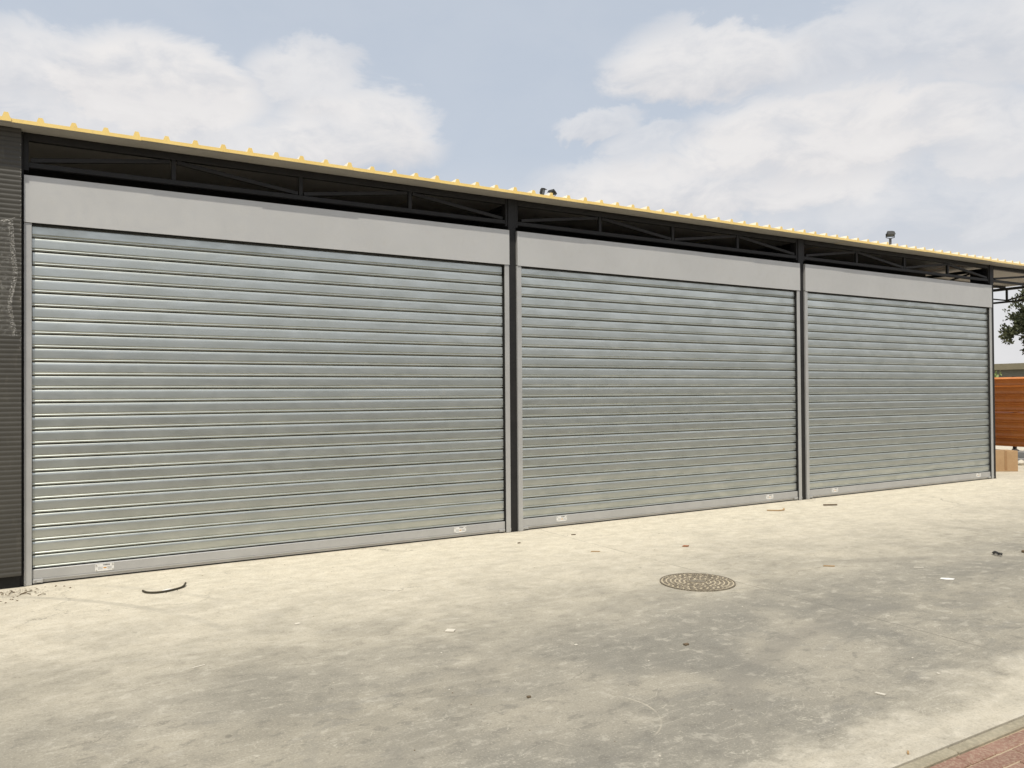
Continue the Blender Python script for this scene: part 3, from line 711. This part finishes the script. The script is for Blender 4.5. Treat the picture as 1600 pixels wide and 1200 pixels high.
# ------------------------------------------------------------------ litter on the concrete
def strip(name, pts, w, h, m_, label, cat):
    mb = MB()
    for a, b_ in zip(pts, pts[1:]): mb.bar(a, b_, w, h, side=Vector((0, 0, 1)))
    return mb.build(name, m_, label=label, cat=cat)
hs = [(.838, -.748), (.858, -.815), (.900, -.856), (.953, -.872), (1.02, -.858), (1.09, -.822), (1.145, -.770), (1.172, -.704)]
def spline(p, n=4):
    o = []
    for i in range(len(p)-1):
        a, b_, c, d = p[max(i-1, 0)], p[i], p[i+1], p[min(i+2, len(p)-1)]
        for k in range(n):
            t = k/n; o.append(tuple(.5*((2*b_[j]) + (-a[j]+c[j])*t + (2*a[j]-5*b_[j]+4*c[j]-d[j])*t*t + (-a[j]+3*b_[j]-3*c[j]+d[j])*t**3) for j in range(2)))
    return o + [tuple(p[-1])]
hp = spline(hs); MB().tube([(x, y_, .010 + (.012 if k > len(hp)-6 else 0)*(k-len(hp)+6)/5) for k, (x, y_) in enumerate(hp)], .0085, 8).build('hose_offcut', M['rubberhose'], smooth=60, label='curved dark hose offcut on the concrete near the first shutter', cat='hose')
def scrap(name, x, y_, pts, m_, label, cat, th=.004, lift=.002, curl=.0, rz=0):
    mb = MB(); top = []; n = len(pts)
    for i, (a, b_) in enumerate(pts): top.append((a, b_, lift + th + curl*(a*a+b_*b_)*40))
    mb.poly(top); mb.poly([(a, b_, z-th) for a, b_, z in reversed(top)])
    for i in range(n):
        j = (i+1) % n; a, c = top[i], top[j]; mb.poly([(a[0], a[1], a[2]-th), (c[0], c[1], c[2]-th), c, a])
    o = mb.build(name, m_, loc=(x, y_, 0), rot=(0, 0, rz), label=label, cat=cat); o.scale = (.82, .82, .82); return o
scrap('card_scrap', 2.493, -3.05, [(-.042, -.028), (.030, -.040), (.045, .026), (-.026, .040)], M['paper'], 'square white card scrap lying on open concrete before the first column gap', 'scrap', .006, .003, rz=-.5)
scrap('paper_shred', 1.03, -.79, [(-.06, -.02), (.04, -.03), (.07, .02), (-.02, .035)], M['whitepaper'], 'white paper shred inside the curve of the dark hose', 'paper', .003, rz=-.3)
scrap('torn_paper', 6.719, -3.969, [(-.07, -.02), (-.02, -.045), (.05, -.03), (.075, .015), (.02, .035), (-.05, .03)], M['whitepaper'], 'torn white paper flat on the concrete right of the manhole cover', 'paper', .004, .003, rz=-.8)
scrap('paper_strip', 6.933, -3.577, [(-.05, -.010), (.05, -.012), (.055, .008), (-.045, .010)], M['paper'], 'thin pale paper strip just behind the torn white paper', 'paper', .004, rz=-.7)
scrap('paper_shred', 3.037, -3.745, [(-.012, -.010), (.014, -.008), (.012, .012), (-.010, .010)], M['paper'], 'tiny white shred alone on the dark stained concrete', 'paper', .003)
scrap('paper_sliver', .917, -2.896, [(-.045, -.006), (.045, -.003), (.05, .009), (-.04, .007)], M['paper'], 'slim white sliver in the left foreground concrete', 'paper', .003, rz=.2)
scrap('paper_shred', 1.66, -2.33, [(-.02, -.02), (.03, -.012), (.02, .02), (-.02, .016)], M['paper'], 'small whitish shred on concrete between the hose and the card scrap', 'paper', .003)
scrap('paper_sliver', 2.663, -2.815, [(-.022, -.006), (.022, -.006), (.020, .006), (-.02, .006)], M['paper'], 'tiny pale sliver just behind the square card scrap', 'paper', .003, rz=-.4)
scrap('cigarette_end', 3.402, -5.755, [(-.016, -.005), (.016, -.005), (.016, .005), (-.016, .005)], M['wood'], 'small yellowish cigarette end close to the brick paving', 'cigarette end', .007, rz=.6)
scrap('plaster_chip', 3.917, -5.265, [(-.03, -.010), (.03, -.014), (.034, .010), (-.026, .012)], M['paper'], 'long whitish plaster chip some way behind the brick paving', 'chip', .006, rz=-1.2)
scrap('plaster_chip', 4.469, -5.248, [(-.010, -.008), (.012, -.008), (.008, .010), (-.008, .008)], M['paper'], 'small white chip right of the long plaster chip', 'chip', .004)
scrap('dark_stone', 2.321, -4.326, [(-.014, -.010), (.012, -.012), (.016, .006), (-.008, .012)], M['twig'], 'small dark stone in the centre foreground', 'stone', .008)
scrap('dark_stone', 3.627, -4.114, [(-.02, -.015), (.02, -.012), (.022, .012), (-.018, .014)], M['twig'], 'small dark stone in front of the manhole cover', 'stone', .010)
scrap('rust_flake', 5.868, -1.707, [(-.045, -.02), (.02, -.03), (.05, .01), (-.01, .03)], M['redscrap'], 'reddish brown flake lying behind the manhole cover', 'scrap', .010, .004, rz=-.5)
scrap('wood_chip', 6.306, -3.111, [(-.06, -.012), (.06, -.014), (.065, .008), (-.05, .012)], M['wood'], 'slim brown wood chip just right of the manhole cover', 'wood chip', .008, rz=-.7)
scrap('wood_chip', 4.925, -1.416, [(-.055, -.012), (.05, -.016), (.06, .008), (-.04, .014)], M['wood'], 'pale wood chip on the concrete before the middle shutter', 'wood chip', .006, rz=-.6)
scrap('wood_chip', 5.284, -.527, [(-.03, -.008), (.03, -.010), (.03, .008), (-.03, .008)], M['twig'], 'dark wood chip close to the middle shutter\'s left end', 'wood chip', .010, rz=-.3)
scrap('dark_stone', 4.511, -.618, [(-.02, -.010), (.02, -.008), (.018, .010), (-.016, .010)], M['twig'], 'small dark stone in front of the column between first and middle shutters', 'stone', .010)
strip('wood_offcut', [(8.50, -.45, .010), (8.62, -.55, .009), (8.70, -.56, .012), (8.74, -.53, .022)], .022, .010, M['wood'], 'bent light wood offcut before the right end of the middle shutter', 'wood offcut')
strip('wood_offcut', [(9.53, -.545, .012), (9.70, -.635, .012)], .022, .016, M['twig'], 'straight dark wood offcut in front of the farthest shutter', 'wood offcut')
# tangled black wire scrap
tw = MB(); rw = random.Random(2); pts = [(.05*math.cos(t*1.3)*(.6+.4*math.sin(t*2.1)), .05*math.sin(t*1.7), .012 + .018*abs(math.sin(t*2.3))) for t in [k*.35 for k in range(26)]]
tw.tube(pts, .0055, 6).build('wire_tangle', M['black'], loc=(8.07, -3.668, 0), smooth=60, label='tangled black wire scrap near the right edge of the concrete', cat='wire')
blob('dark_stone', (8.42, -3.73, .012), .022, M['twig'], 9, label='small dark pebble at the far right beside the wire tangle', cat='stone')
# loose grit against the left corner, uncountable
gr = MB(); rg_ = random.Random(12)
def grit(x, y_, s, mi):
    a = rg_.uniform(0, 6.28); b = len(gr.v); h = s*rg_.uniform(.4, .8)
    for k in range(4): gr.v.append((x + s*math.cos(a+k*1.57)*rg_.uniform(.7, 1.2), y_ + s*math.sin(a+k*1.57)*rg_.uniform(.7, 1.2), 0.0))
    gr.v.append((x + rg_.uniform(-.3, .3)*s, y_ + rg_.uniform(-.3, .3)*s, h))
    for k in range(4): gr.f.append((b+k, b+(k+1) % 4, b+4)); gr.m.append(mi)
for _ in range(260): grit(rg_.gauss(-.12, .16), -.10 - abs(rg_.gauss(0, .16)), rg_.uniform(.003, .014), rg_.choice((0, 0, 0, 1)))
for _ in range(900):
    x = rg_.uniform(-1.5, 14); y_ = -.02 - abs(rg_.gauss(0, .9)) if rg_.random() < .5 else rg_.uniform(-5.75, -.1)
    grit(x, y_, rg_.uniform(.002, .0065), rg_.choice((0, 0, 1, 2)))
gr.build('grit', [M['rubble'], M['twig'], M['paper']], kind='stuff', label='loose grit and sand scattered on the concrete', cat='grit')
for k, (x, y_, a, L) in enumerate(((-.02, -.31, .5, .11), (.05, -.36, 2.4, .08), (-.10, -.26, 1.2, .13), (.10, -.44, .1, .06))):
    MB().tube([(x, y_, .006), (x+L*.5*math.cos(a), y_+L*.5*math.sin(a), .014), (x+L*math.cos(a+.3), y_+L*math.sin(a+.3), .006)], .0035, 5).build('twig', M['twig'], label=('straight dry twig in the dust before the first guide rail', 'short twig lying farthest right at the foot of the first guide rail', 'longest dry twig at the foot of the dark ribbed wall', 'smallest twig, nearest the viewer in the dust at the left corner')[k], cat='twig', group='twigs at the left corner')
